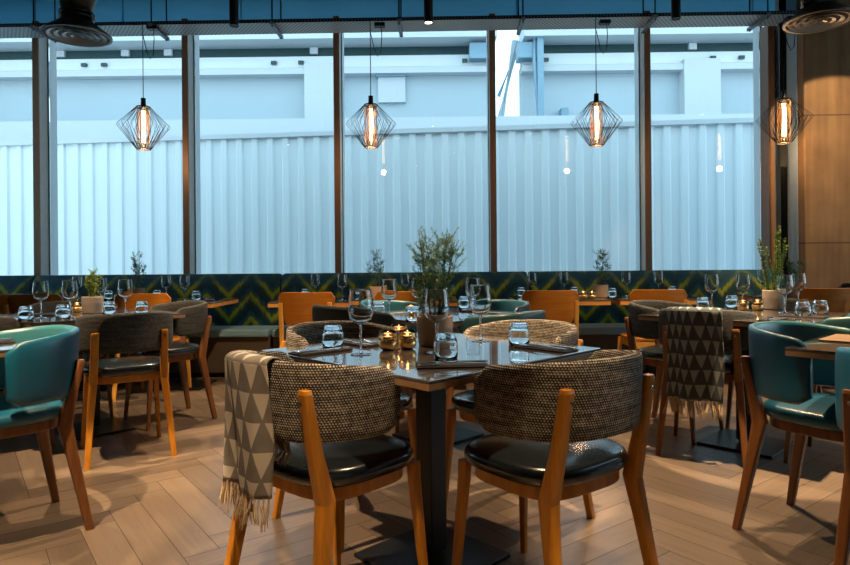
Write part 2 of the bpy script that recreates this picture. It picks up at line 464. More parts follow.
# blue panel that boxes in the end of the glazing
bm = B(); box(bm, ((aty(790, 6.3).x + cx0) / 2, 6.35, ZC / 2), (cx0 - aty(790, 6.3).x - .01, .38, ZC - .01)); struct('wall_panel', bm, M['panel_blue'])
p = aty(784.5, 6.2)
bm = B(); tube(bm, [(0, 0, .02), (0, 0, ZC - .02)], .032, 14); obj('drain_pipe', bm, M['dark_metal'], smooth=True, loc=(p.x, p.y, 0))
tag(bpy.data.objects['drain_pipe'], 'dark vertical pipe between the last window and the concrete column', 'pipe')

# ------------------------------------------------------------------ outside
FA = R(-5.0)
def fence():
    t = thing('hoarding_fence', (0, 10.0, 0), FA, 'white corrugated hoarding fence running outside the windows', 'fence')
    bm = B(); x = -9.5; pts = []
    P_ = .262
    while x < 9:
        for dx, dy in ((0, 0), (.135, 0), (.160, -.035), (.237, -.035)): pts.append((x + dx, dy))
        x += P_
    prev = None
    for (x, y) in pts:
        a, b = bm.verts.new((x, y, -.3)), bm.verts.new((x, y, 3.14))
        if prev: bm.faces.new((prev[0], a, b, prev[1]))
        prev = (a, b)
    o = obj('corrugated_sheet', bm, M['white_fence'], t)
    so = o.modifiers.new('thickness', 'SOLIDIFY'); so.thickness = .004
    bm = B(); box(bm, (-.25, -.02, 3.17), (18.5, .11, .07)); obj('top_rail', bm, M['bwhite'], t)
    for k in range(7):
        bm = B(); box(bm, (-8 + k * 2.7, .07, 1.45), (.08, .08, 3.3)); obj('fence_post', bm, M['bblue'], t)
fence()
bm = B(); box(bm, (0, 22, -.35), (70, 31, .1)); struct('ground', bm, M['asphalt'])
def building():
    Y = 16.0
    t = thing('warehouse_building', (0, Y, 0), R(.6), 'pale industrial building with long eaves behind the hoarding fence', 'building')
    def zz(py): return EYE + (HY - py) * Y / F
    def xx(px): return (px - 425) * Y / F - Y * math.tan(YAW)
    x0, x1, g0, g1 = -17, 15, xx(496), xx(522)
    def bx(n, y0, y1, pa, pb, m, a=None, b=None):
        a = x0 if a is None else a; b = x1 if b is None else b
        bm = B(); z0, z1 = zz(pa), zz(pb)
        if y0 < -1: z0, z1 = (EYE + (HY - q) * (Y + y0) / F for q in (pa, pb))
        box(bm, ((a + b) / 2, (y0 + y1) / 2, (z0 + z1) / 2), (b - a, y1 - y0, z1 - z0)); return obj(n, bm, m, t)
    for a, b in ((x0, g0), (g1, x1)):
        bx('wall', 0, .3, 270, 68, M['bwall'], a, b)
        bx('ledge', -.3, 0, 76, 70, M['bwhite'], a, b)
        bx('fascia', -.15, .1, 68, 57, M['white_fence'], a, b)
        bx('clerestory_strip', -.02, .2, 57, 47, M['bdark'], a, b)
        bx('eaves', -.7, .3, 46.9, 20, M['bwhite'], a, b)
    bx('low_parapet', -3.2, -2.6, 300, 117, M['bwhite'])
    for px, w in ((323, .75), (697, .9)): bx('buttress', -.35, 0, 270, 66, M['bwhite'], xx(px) - w / 2, xx(px) + w / 2)
    for px in (480, 527): bx('junction_cabinet', -.5, -.02, 65, 50, M['bblue'], xx(px) - .25, xx(px) + .3)
    bx('wall_vent', -.12, 0, 103, 76, M['bwhite'], xx(380), xx(407))
    bx('wall_vent_hood', -.2, 0, 78, 75, M['bblue'], xx(378), xx(407))
    bx('meter_box', -.3, 0, 122, 112, M['bblue'], xx(560), xx(567))
    bx('down_pipe', -.6, -.4, 270, 20, M['bblue'], xx(535), xx(541))
    bm = B(); tube(bm, [(xx(533), -.5, zz(40)), (xx(532), -.55, zz(70)), (xx(536), -.5, zz(118))], .04); obj('hose', bm, M['bblue'], t)
    bm = B(); tube(bm, [(xx(500), .2, zz(130)), (xx(519), .2, zz(40))], .12); obj('diagonal_brace', bm, M['bwall'], t)
    bm = B(); tube(bm, [(xx(502), .5, zz(92)), (xx(519), .5, zz(50))], .05); obj('handrail', bm, M['bblue'], t)
    for px in (88, 108, 277, 304, 466, 546, 710, 738):
        bm = B(); box(bm, (xx(px), -.18, zz(63.5)), (.13, .1, .08)); obj('eaves_lamp', bm, M['bdark'], t)
    for px in (62, 127, 170, 316, 692):
        bm = B(); box(bm, (xx(px), -.06, zz(50.5)), (.2, .08, .16)); obj('bracket', bm, M['bwhite'], t)
building()

# ------------------------------------------------------------------ cable tray, pendants, ducts, spotlights
TZ = 3.38; TY0, TY1 = 5.98, 6.27
tr = thing('cable_tray', (0, (TY0 + TY1) / 2, TZ), 0, 'long perforated metal cable tray hung in front of the window heads', 'cable tray')
bm = B(); box(bm, ((XL + 4.05) / 2, 0, 0), (4.05 - XL - .02, TY1 - TY0, .003)); obj('tray_base', bm, M['tray'], tr)
for s, in ((-1,), (1,)):
    bm = B(); box(bm, ((XL + 4.05) / 2, 0, 0), (4.05 - XL - .02, .004, .034)); obj('tray_lip', bm, M['lip'], tr, loc=(0, s * (TY1 - TY0) / 2, .016))
for px in (-70, 45, 160, 278, 402, 523, 652, 762):
    x = aty(px, 6.1).x
    bm = B(); box(bm, (x, 0, -.018), (.035, .40, .03)); obj('cross_bar', bm, M['galv'], tr)
    for s in (-1, 1):
        bm = B(); tube(bm, [(x, s * .17, -.045), (x, s * .17, ZC - TZ)], .0075, 6); obj('hanger_rod', bm, M['black_metal'], tr)

def make_pendant():
    t = thing('pendant_lamp')
    t['category'] = 'pendant lamp'
    Z = [.20, .02, -.205]; RR = [.062, .238, .062]
    bm = B(); n = 20
    for k in range(n):
        a0 = 2 * PI * k / n; a1 = a0 + PI / n; 
        tube(bm, [(RR[0] * math.cos(a0), RR[0] * math.sin(a0), Z[0]), (RR[1] * math.cos(a1), RR[1] * math.sin(a1), Z[1]), (RR[2] * math.cos(a0), RR[2] * math.sin(a0), Z[2])], .0022, 5)
        a2 = a0 - PI / n
        tube(bm, [(RR[0] * math.cos(a0), RR[0] * math.sin(a0), Z[0]), (RR[1] * .8 * math.cos(a2), RR[1] * .8 * math.sin(a2), Z[1]), (RR[2] * math.cos(a0), RR[2] * math.sin(a0), Z[2])], .0018, 5)
    for r_, z_ in ((.062, .2), (.062, -.205)):
        tube(bm, [(r_ * math.cos(2 * PI * k / 20), r_ * math.sin(2 * PI * k / 20), z_) for k in range(21)], .005, 6)
    obj('wire_cage', bm, M['black_metal'], t)
    bm = B()
    for k in range(14):
        a = 2 * PI * k / 14
        tube(bm, [(.055 * math.cos(a), .055 * math.sin(a), .195), (.055 * math.cos(a + .25), .055 * math.sin(a + .25), -.2)], .0022, 5)
    for z_ in (-.19, -.12, .13, .19):
        tube(bm, [(.055 * math.cos(2 * PI * k / 20), .055 * math.sin(2 * PI * k / 20), z_) for k in range(21)], .003, 5)
    obj('inner_cage', bm, M['brass'], t)
    bm = B(); lathe_closed(bm, [(0, .21), (.026, .2), (.028, .1), (.028, -.15), (.016, -.175), (0, -.18)], 16); bl = obj('tube_bulb', bm, M['amber_glass'], t, smooth=True)
    bm = B(); tube(bm, [(0, 0, .16), (.004, 0, 0), (0, 0, -.14)], .012, 8); obj('filament', bm, M['filament'], bl)
    bm = B(); lathe_closed(bm, [(0, .29), (.022, .285), (.024, .2), (0, .2)], 16); obj('socket', bm, M['black_metal'], t, smooth=False)
    bm = B(); tube(bm, [(0, 0, .28), (0, 0, 1.0)], .004, 6); obj('cable', bm, M['black_metal'], t)
    bm = B(); tube(bm, [(0.0, 0, .97), (.0, 0, .9), (.04, 0, .72), (.07, 0, .66), (.10, 0, .70), (.11, 0, .85), (.10, 0, .98)], .004, 6); obj('slack_cable', bm, M['black_metal'], t)
    bm = B(); box(bm, (.09, .02, .965), (.10, .06, .035)); obj('junction_box', bm, M['black_metal'], t)
    return t
pend = Proto(make_pendant)
for px, py, lab in ((143.5, 128, 'first from the left'), (371, 126, 'above the front rosemary'), (596.5, 124, 'third from the left'), (784, 121, 'nearest the concrete column')):
    p = atw(px, py, 5.94)
    o = pend((p.x, p.y, p.z), random.random(), 'diamond wire cage pendant lamp, ' + lab, 'wire cage pendants along the windows')
    o.rotation_euler = (0, 0, 0)
    l = bpy.data.lights.new('pendant_glow', 'POINT'); l.energy = 5; l.color = (1, .55, .25); l.shadow_soft_size = .03
    lo = bpy.data.objects.new('pendant_glow', l); C.objects.link(lo); lo.parent = o; lo.location = (0, 0, 0)
    lo.location = (0.0, 0.0, -.245)

def diffuser(px, py, Y, label, bend):
    p = atw(px, py, Y)
    t = thing('ceiling_diffuser', p, 0, label, 'air diffuser', 'round air diffusers on ducts')
    bm = B(); lathe_closed(bm, [(0, .014), (.205, .014), (.212, .0), (.232, .0), (.234, .012), (.17, .06), (.12, .10), (0, .10)], 44); obj('diffuser_body', bm, M['dark_metal'], t)
    for r in (.03, .085, .135, .182):
        bm = B(); n = 40; rings = []
        for k in range(n + 1):
            a = 2 * PI * k / n
            rings.append([Vector(((r + q[0]) * math.cos(a), (r + q[0]) * math.sin(a), q[1])) for q in ((-.012, .004), (.012, -.004), (.012, -.001), (-.012, .007))])
        loft(bm, rings, True, False); obj('diffuser_ring', bm, M['ring_metal'], t, smooth=False)
    bm = B(); tube(bm, bend, .112, 28); obj('duct', bm, M['dark_metal'], t, smooth=True)
    bm = B()
    for z_ in (.13, .16): lathe_closed(bm, [(0, z_), (.118, z_), (.118, z_ + .01), (0, z_ + .01)], 28)
    obj('duct_collar', bm, M['dark_metal'], t)
diffuser(77, 36.5, 4.5, 'round black ceiling diffuser on an elbow duct, above the left windows', [(0, 0, .08), (0, 0, .22), (.03, 0, .32), (.12, 0, .43), (.26, 0, .50), (.5, 0, .55), (1.1, 0, .62)])
diffuser(820, 22, 4.5, 'round black ceiling diffuser on a straight duct, beside the concrete column', [(0, 0, .08), (0, 0, .3), (0, 0, 1.1)])

def make_spot():
    t = thing('ceiling_spotlight'); t['category'] = 'spotlight'
    bm = B(); lathe_closed(bm, [(0, .26), (.030, .26), (.034, .25), (.034, 0), (.030, 0), (.028, .02), (0, .02)], 20); obj('lamp_housing', bm, M['black_metal'], t, smooth=False)
    bm = B(); lathe_closed(bm, [(0, .004), (.027, .004), (.027, .012), (0, .012)], 20); obj('lens', bm, M['lamp_face'], t)
    bm = B(); tube(bm, [(0, 0, .26), (0, 0, ZC - 2.98)], .008, 8); obj('stem', bm, M['black_metal'], t)
    return t
spot = Proto(make_spot)
def spotlamp(x, y, z, tx, ty, label, P=250, ang=70, blend=.25, col=(1, .66, .37), group='black cylinder spotlights hung from the ceiling', soft=.03, tz=0):
    o = spot((x, y, z), 0, label, group)
    d = Vector((tx - x, ty - y, tz - z))
    l = bpy.data.lights.new('spot_beam', 'SPOT'); l.energy = P; l.spot_size = R(ang); l.spot_blend = blend; l.color = col; l.shadow_soft_size = soft
    lo = bpy.data.objects.new('spot_beam', l); C.objects.link(lo); lo.parent = o; lo.location = (0, 0, -.012)
    lo.rotation_euler = d.to_track_quat('-Z', 'Y').to_euler()
    return o
for px, py, lab, P in ((428.5, 23, "lit black cylinder spotlight at the top centre", 1), (234, 26, 'black cylinder spotlight with unlit lens, above the left of the middle windows', 0), (676, 19, 'black cylinder spotlight above the right windows', 0)):
    p = atw(px, py, 4.8)
    if P: spotlamp(p.x, p.y, p.z, p.x * .95, 4.3, lab, 300, 50, .12)
    else:
        o = spot((p.x, p.y, p.z), 0, lab, 'black cylinder spotlights hung from the ceiling')
        for ch in o.children:
            if ch.name.startswith('lens'): ch.material_slots[0].link = 'OBJECT'; ch.material_slots[0].material = M['dark_metal']
# spotlights of the same kind nearer the camera: (lamp x, y, aimed at x, y, power, cone)
LAMPS = [(-1.75, 1.5, -1.25, 2.40, 680, 38), (.30, 2.3, .22, 3.0, 420, 24), (1.65, 3.1, 1.78, 3.42, 900, 25),
         (-.40, .85, -.37, 1.60, 300, 23), (.50, .95, .43, 1.50, 170, 17), (3.5, 4.9, 3.85, 6.05, 150, 70, 1.9), (-2.4, 3.2, -2.0, 4.2, 280, 42), (-.6, 3.6, -1.3, 5.0, 260, 44), (1.4, 3.8, 1.5, 4.7, 230, 40)]
for i, (x, y, tx, ty, P, an, *tz) in enumerate(LAMPS):
    spotlamp(x, y, 2.98, tx, ty, 'black cylinder spotlight hung from the ceiling, above the top edge of the view', P, an, .10, tz=tz[0] if tz else 0)

# ------------------------------------------------------------------ banquette
def banquette(x0, x1, label):
    t = thing('banquette', ((x0 + x1) / 2, 0, 0), 0, label, 'bench seat', 'banquette units along the windows')
    W_ = x1 - x0 - .02
    # back: rounded section swept in x, with cloth uv
    bm = B(); sec = [(6.17, .44), (6.155, .60), (6.165, .80), (6.19, .925), (6.22, .962), (6.27, .968), (6.32, .945), (6.34, .88), (6.34, .44)]
    uvl = bm.loops.layers.uv.verify(); nx = 8
    rings = []; xs = [-W_ / 2] + [-W_ / 2 + .02] + [-W_ / 2 + W_ * k / nx for k in range(1, nx)] + [W_ / 2 - .02, W_ / 2]
    for i, x in enumerate(xs):
        s = 1 if 0 < i < len(xs) - 1 else .94
        rings.append([Vector((x, 6.25 + (y - 6.25) * s, .44 + (z - .44) * (1 if s == 1 else .985))) for y, z in sec])
    loft(bm, rings, True, True, uvs=lambda i, j: ((xs[i] + (x0 + x1) / 2 + 10), [.0, .16, .36, .49, .53, .58, .62, .70, 1.1, 1.3][j % 10]))
    obj('back_cushion', bm, M['ikat'], t, smooth=True)
    n = 2
    for k in range(n):
        c = -W_ / 2 + W_ * (k + .5) / n
        bm = B(); box(bm, (c, 5.98, .42), (W_ / n - .008, .42, .07)); obj('seat_cushion', bm, M['seat_vinyl'], t, bevel=.015)
        bm = B(); box(bm, (c, 6.0, .215), (W_ / n - .01, .36, .33)); obj('plinth_panel', bm, M['plinth'], t)
    bm = B(); box(bm, (0, 6.03, .03), (W_, .34, .06)); obj('toe_kick', bm, M['black_metal'], t)
bx_ = [max(XL + .02, aty(px, 6.2).x) for px in (-218, 34, 281, 528, 786)]
for k, lab in enumerate(('banquette unit at the far left with green and blue zigzag back cushion', 'banquette unit behind the left tables, zigzag cloth back, left of the seam', 'banquette unit behind the front rosemary, green and blue zigzag cloth back', 'banquette unit reaching the concrete column, zigzag cloth back')):
    banquette(bx_[k], bx_[k + 1], lab)

# ------------------------------------------------------------------ tables
def make_square_table(S=.865, edge='edge', base=.40):
    t = thing('dining_table'); t['category'] = 'table'
    bm = B(); box(bm, (0, 0, .7450), (S, S, .010)); tt = obj('tabletop', bm, M['top'], t, bevel=.002)
    bm = B(); box(bm, (0, 0, .7305), (S - .001, S - .001, .019)); obj('edge_band', bm, M[edge], tt, bevel=.002)
    bm = B(); box(bm, (0, 0, .37), (.078, .078, .68)); obj('column', bm, M['black_metal'], t, bevel=.004)
    bm = B(); box(bm, (0, 0, .008), (base, base, .014)); obj('base_plate', bm, M['plate_metal'], t, bevel=.003)
    bm = B(); box(bm, (0, 0, .715), (.34, .06, .012)); box(bm, (0, 0, .715), (.06, .34, .012)); obj('support_cross', bm, M['black_metal'], t)
    return t
tab = Proto(make_square_table)
A45 = R(45) + YAW * .3
c0 = (at(265, 348) + at(605, 350)) / 2
T = {}
def half(v, dx, dy): return Vector((v.x + dx, v.y + dy, 0))
DG = .865 / math.sqrt(2)
T['front'] = Vector((c0.x, c0.y, 0))
T['mid'] = at(437, 313.5) * 1; T['mid'].z = 0
a, b = at(24, 322.5), at(191, 313.5)
T['left'] = half((half(a, 0, DG) + half(b, -DG, 0)) / 2, 0, 0)
T['right'] = half(at(807, 324.5), 0, DG)
T['left_front'] = half(at(27, 348), -DG, 0)
T['right_front'] = half(at(784, 347.5), DG, 0)
for k, lab in (('front', 'square dark table set cornerwise at the front, carrying the large rosemary'), ('mid', 'square dark table behind the front table, ringed by teal chairs'),
               ('left', 'square dark table on the left, holding a small green plant in a beige pot'), ('right', 'square dark table on the right, holding a tall leafy plant and two votives'),
               ('left_front', 'dark table corner cut by the left edge, in front of a teal chair'), ('right_front', 'dark table corner cut by the right edge, with a wooden placemat')):
    tab(T[k], A45, lab, 'square pedestal tables set cornerwise')
def make_bench_table():
    t = thing('dining_table'); t['category'] = 'table'
    W_, D_ = .735, .70
    bm = B(); box(bm, (0, 0, .743), (W_, D_, .014)); tt = obj('tabletop', bm, M['top'], t, bevel=.002)
    bm = B(); box(bm, (0, 0, .721), (W_ - .002, D_ - .002, .03)); obj('edge_band', bm, M['orange_edge'], tt)
    bm = B(); box(bm, (0, 0, .37), (.075, .075, .67)); obj('column', bm, M['black_metal'], t)
    bm = B(); box(bm, (0, 0, .008), (.42, .42, .014)); obj('base_plate', bm, M['plate_metal'], t)
    return t
btab = Proto(make_bench_table)
BY = 5.46
BT = {}
for k, px, lab in (('b0', 0, 'table along the banquette at the left edge'), ('b1', 91, 'table along the banquette behind the small green plant'), ('b2', 184, 'table along the banquette with a bare right end, on the left'),
                   ('b3', 320, 'table along the banquette behind the orange chair left of the front table'), ('b4', 414, 'table along the banquette behind the front rosemary'),
                   ('b5', 557, 'table along the banquette with two wine glasses, right of the teal chairs'), ('b6', 651, 'table along the banquette behind the orange chair nearest the charcoal throw'), ('b7', 799, 'table along the banquette in front of the concrete column')):
    p = aty(px, BY); BT[k] = p
    btab((p.x, BY, 0), 0, 'orange-edged two-seat ' + lab, 'two-seat tables along the banquette')

# ------------------------------------------------------------------ chairs
def plan(u, grow=0.0):
    a = u * PI / 2
    s, c = math.sin(a), math.cos(a)
    x = math.copysign(abs(s) ** .78, s) * (.262 + grow); y = .055 - (.305 + grow) * abs(c) ** .72
    return Vector((x, y, 0))
def back_panel(top, bot, enddrop=.055, endrise=.0, th=.020, span=1.0, nu=44, nr=20, lean=.10, mat_in=None):
    bm = B(); rings = []; S = [0]
    us = [(-1 + 2 * i / nu) * span for i in range(nu + 1)]
    prev = None
    uvv = []
    for i, u in enumerate(us):
        p = plan(u)
        tn = (plan(min(1, u + .02)) - plan(max(-1, u - .02))).normalized(); nn = Vector((tn.y, -tn.x, 0))
        if prev is not None: S.append(S[-1] + (p - prev).length)
        prev = p
        e = abs(u) / span
        q = max(0, (e - .93) / .07); shrink = 1 - math.sqrt(max(0, 1 - min(q, .985) ** 2))
        zt = top - enddrop * e ** 2.2 - .042 * shrink; zb = bot + endrise * e ** 2 + .036 * shrink
        mid, hb = (zt + zb) / 2, (zt - zb) / 2
        ring = []; uvr = []
        for j in range(nr):
            t = 2 * PI * j / nr; c, s = math.cos(t), math.sin(t)
            a = math.copysign(abs(c) ** .35, c) * th; z = math.copysign(abs(s) ** .7, s) * hb
            pp = p + nn * a + Vector((0, 0, mid + z))
            pp.y -= (pp.z - .58) * lean * max(0, 1 - e)
            ring.append(pp); uvr.append(mid + z)
        rings.append(ring); uvv.append(uvr)
    loft(bm, rings, True, True, uvs=lambda i, j: (S[i], uvv[i][j % nr]))
    if mat_in:
        bm.faces.ensure_lookup_table()
        k = 0
        for i in range(nu):
            for j in range(nr):
                f = bm.faces[k]; k += 1
                c = math.cos(2 * PI * (j + .5) / nr)
                if c < -.05: f.material_index = 1
    return bm
def rear_leg(s, top=.735):
    bm = B()
    post(bm, [(s * .238, -.265, 0), (s * .212, -.205, .30), (s * .197, -.180, .43), (s * .193, -.213, .56), (s * .190, -.246, top - .01), (s * .190, -.246, top)],
         [(.032, .034), (.040, .048), (.045, .060), (.045, .042), (.043, .032), (.038, .028)])
    return bm
def front_leg(s):
    bm = B(); post(bm, [(s * .232, .232, 0), (s * .205, .198, .40), (s * .203, .196, .458)], [(.024, .024), (.036, .040), (.036, .042)]); return bm
def squash(t, k=.90):
    for o in t.children_recursive: o.data.transform(Matrix.Diagonal((k, k, 1, 1)))
def make_chair(back, seat, wood_m, top=.805, bot=.588, ends=.032, mat_in=None, name='dining_chair', th=.019, ptop=.735):
    def f():
        t = thing(name); t['category'] = 'chair'
        bm = B(); pillow(bm, superell(.245, .225, 48, .62, .015, .04), .458, .510, .024, .014); obj('seat', bm, M[seat], t, smooth=True)
        bm = B(); pillow(bm, superell(.212, .192, 40, .55, .01, .03), .418, .459, .006, 0); obj('seat_frame', bm, M[wood_m], t, smooth=False)
        bm = back_panel(top, bot, ends, th=th, mat_in=mat_in)
        obj('backrest', bm, [M[back]] + ([M[mat_in]] if mat_in else []), t, smooth=True)
        for s in (-1, 1):
            o = obj('leg', rear_leg(s, ptop), M[wood_m], t, smooth=False, bevel=0)
            bm = B(); d = Vector((s * .12, -1, 0)).normalized(); p = Vector((s * .189, -.244 - .018, ptop - .035)); tube(bm, [p, p + d * .004], .006, 12); obj('screw_cap', bm, M['steel'], o)
            obj('leg', front_leg(s), M[wood_m], t)
        squash(t)
        return t
    return Proto(f)
ch_woven = make_chair('woven', 'black_leather', 'oak')
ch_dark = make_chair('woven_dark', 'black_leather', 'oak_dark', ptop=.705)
ch_teal = make_chair('teal', 'teal', 'oak_dark', .805, .535, .03, 'teal_in', ptop=.68)
ch_tealdk = make_chair('teal_dark', 'teal', 'oak_dark', .80, .56, .03, 'teal_in', ptop=.69)
ch_grey = make_chair('grey_fabric', 'black_leather', 'oak_dark', .84, .56, .05)
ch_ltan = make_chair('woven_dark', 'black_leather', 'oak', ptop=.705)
def cpos(tc, ang, dist=.52):
    """chair centre at ang (degrees, world) from a table centre, facing the table"""
    a = R(ang); return (tc.x + math.cos(a) * dist, tc.y + math.sin(a) * dist, 0), a + PI / 2
def put(pr, tk, ang, dist, label, group, turn=0, dx=0, dy=0):
    l, rz = cpos(T[tk], ang, dist)
    return pr((l[0] + dx, l[1] + dy, 0), rz + R(turn), label, group)
def feet(pr, l, r, label, group, push=0):
    L_, R_ = at(*l, 0), at(*r, 0); r_ = (R_ - L_).normalized(); f_ = Vector((-r_.y, r_.x, 0)); p = (L_ + R_) / 2 + f_ * (.24 + push)
    return pr((p.x, p.y, 0), math.atan2(r_.y, r_.x), label, group)
G1 = 'tweed chairs round the front table'
cNL = put(ch_woven, 'front', -135, .53, 'tweed-backed chair with black seat, a triangle throw over its back', G1, turn=5, dx=.072)
cNR = put(ch_woven, 'front', -45, .53, 'tweed-backed chair at the front table, its bare back towards the viewer', G1, turn=-8, dx=-.015)
put(ch_woven, 'front', 135, .475, 'tweed-backed chair on the far left side of the front table, back rim behind a tumbler', G1)
put(ch_woven, 'front', 45, .475, 'tweed-backed chair on the far right side of the front table, only its rim showing above', G1)
G2 = 'chairs round the middle table'
put(ch_grey, 'mid', -135, .50, 'charcoal round-backed chair on the near left side of the middle table', G2, dx=-.07, dy=.0)
put(ch_tealdk, 'mid', -45, .50, 'dark teal chair on the near right side of the middle table', G2, dx=-.02)
put(ch_tealdk, 'mid', 135, .50, 'teal tub chair on the far left side of the middle table, mostly hidden by glasses', G2, dx=.1)
put(ch_tealdk, 'mid', 45, .50, 'teal tub chair on the far right side of the middle table, pale hollow back', G2)
G3 = 'chairs round the left table'
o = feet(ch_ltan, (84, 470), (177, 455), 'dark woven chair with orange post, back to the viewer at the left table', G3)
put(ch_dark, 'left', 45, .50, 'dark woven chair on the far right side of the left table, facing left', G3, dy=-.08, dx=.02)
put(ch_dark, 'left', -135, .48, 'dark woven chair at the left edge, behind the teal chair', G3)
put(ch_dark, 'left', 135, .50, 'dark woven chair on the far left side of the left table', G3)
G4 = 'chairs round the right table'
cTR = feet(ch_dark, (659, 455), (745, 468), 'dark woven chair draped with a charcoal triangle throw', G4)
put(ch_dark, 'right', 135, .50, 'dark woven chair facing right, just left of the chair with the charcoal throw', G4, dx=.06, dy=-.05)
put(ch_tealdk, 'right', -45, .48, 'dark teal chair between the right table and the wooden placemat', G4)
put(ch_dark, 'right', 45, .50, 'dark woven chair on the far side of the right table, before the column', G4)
G5 = 'teal tub chairs'
feet(ch_teal, (88, 527), (58, 503), 'teal tub chair at the left edge, back turned to the aisle', G5)
feet(ch_teal, (793, 503), (733, 530), 'teal tub chair on the right with its hollow back open to the table', G5)
put(ch_teal, 'right_front', -135, .51, 'teal tub chair cut by the right edge, nearest the viewer', G5)

def make_ply():
    t = thing('plywood_chair'); t['category'] = 'chair'
    bm = B(); rings = []; nu = 16; nv = 14
    # curved board with rounded corners, wider at the top
    def P_(u, v, off):
        z = .575 + v * .265
        e = abs(u)
        wv = .19 + .035 * v
        cut = 0
        if e > .8: q = (e - .8) / .2; cut = .045 * (1 - math.sqrt(max(0, 1 - q * q)))
        z = .575 + cut + v * (.265 - 2 * cut)
        x = u * wv; y = -.215 - .04 * v + .055 * u * u
        return Vector((x, y + off, z))
    f_ = [[bm.verts.new(P_(-1 + 2 * i / nu, j / nv, .007)) for j in range(nv + 1)] for i in range(nu + 1)]
    g_ = [[bm.verts.new(P_(-1 + 2 * i / nu, j / nv, -.007)) for j in range(nv + 1)] for i in range(nu + 1)]
    for i in range(nu):
        for j in range(nv):
            bm.faces.new((f_[i][j], f_[i + 1][j], f_[i + 1][j + 1], f_[i][j + 1])); bm.faces.new((g_[i][j], g_[i][j + 1], g_[i + 1][j + 1], g_[i + 1][j]))
    for i in range(nu):
        for j in (0, nv): bm.faces.new((f_[i][j], f_[i + 1][j], g_[i + 1][j], g_[i][j]))
    for j in range(nv):
        for i in (0, nu): bm.faces.new((f_[i][j], f_[i][j + 1], g_[i][j + 1], g_[i][j]))
    obj('backrest', bm, M['ply'], t, smooth=False, bevel=.003)
    bm = B(); pillow(bm, superell(.205, .20, 36, .55, .0, .05), .435, .46, .008, -.004); obj('seat', bm, M['ply'], t, smooth=False)
    bm = B()
    box(bm, (0, -.185, .405), (.36, .025, .05)); box(bm, (0, .175, .405), (.36, .025, .05)); box(bm, (-.175, 0, .405), (.025, .36, .05)); box(bm, (.175, 0, .405), (.025, .36, .05))
    obj('seat_rail', bm, M['ply_post'], t)
    for s in (-1, 1):
        bm = B(); post(bm, [(s * .205, -.27, 0), (s * .194, -.21, .43), (s * .192, -.240, .60), (s * .192, -.264, .76)], [(.026, .026), (.034, .038), (.034, .030), (.032, .026)]); obj('leg', bm, M['ply_post'], t)
        bm = B(); post(bm, [(s * .205, .215, 0), (s * .185, .185, .43)], [(.024, .024), (.034, .034)]); obj('leg', bm, M['ply_post'], t)
    return t
ply = Proto(make_ply)
PYY = 5.08
for px, lab in ((-2, 'at the left edge, beside the first table of the banquette'), (49, 'second from the left edge, seen past two wine glasses'), (153, 'behind the tilted rim of a dark chair'), (311, 'standing clear, left of the front table'),
                (404, 'half hidden by the front rosemary'), (546, 'right of the teal tub chair'), (650, 'left of the charcoal throw'), (811, 'behind the right table near the column')):
    p = aty(px, PYY)
    ply((p.x, PYY + .02, 0), 0 if px > 0 else R(25), 'orange plywood chair ' + lab, 'plywood chairs along the banquette')
# black chair beyond the right edge
p = aty(852, 5.3); ch_black = make_chair('black_leather', 'black_leather', 'oak_dark', .90, .60, .05)
ch_black((p.x + .06, p.y + .10, 0), R(70), 'black leather chair at the right edge in front of the concrete column', None)

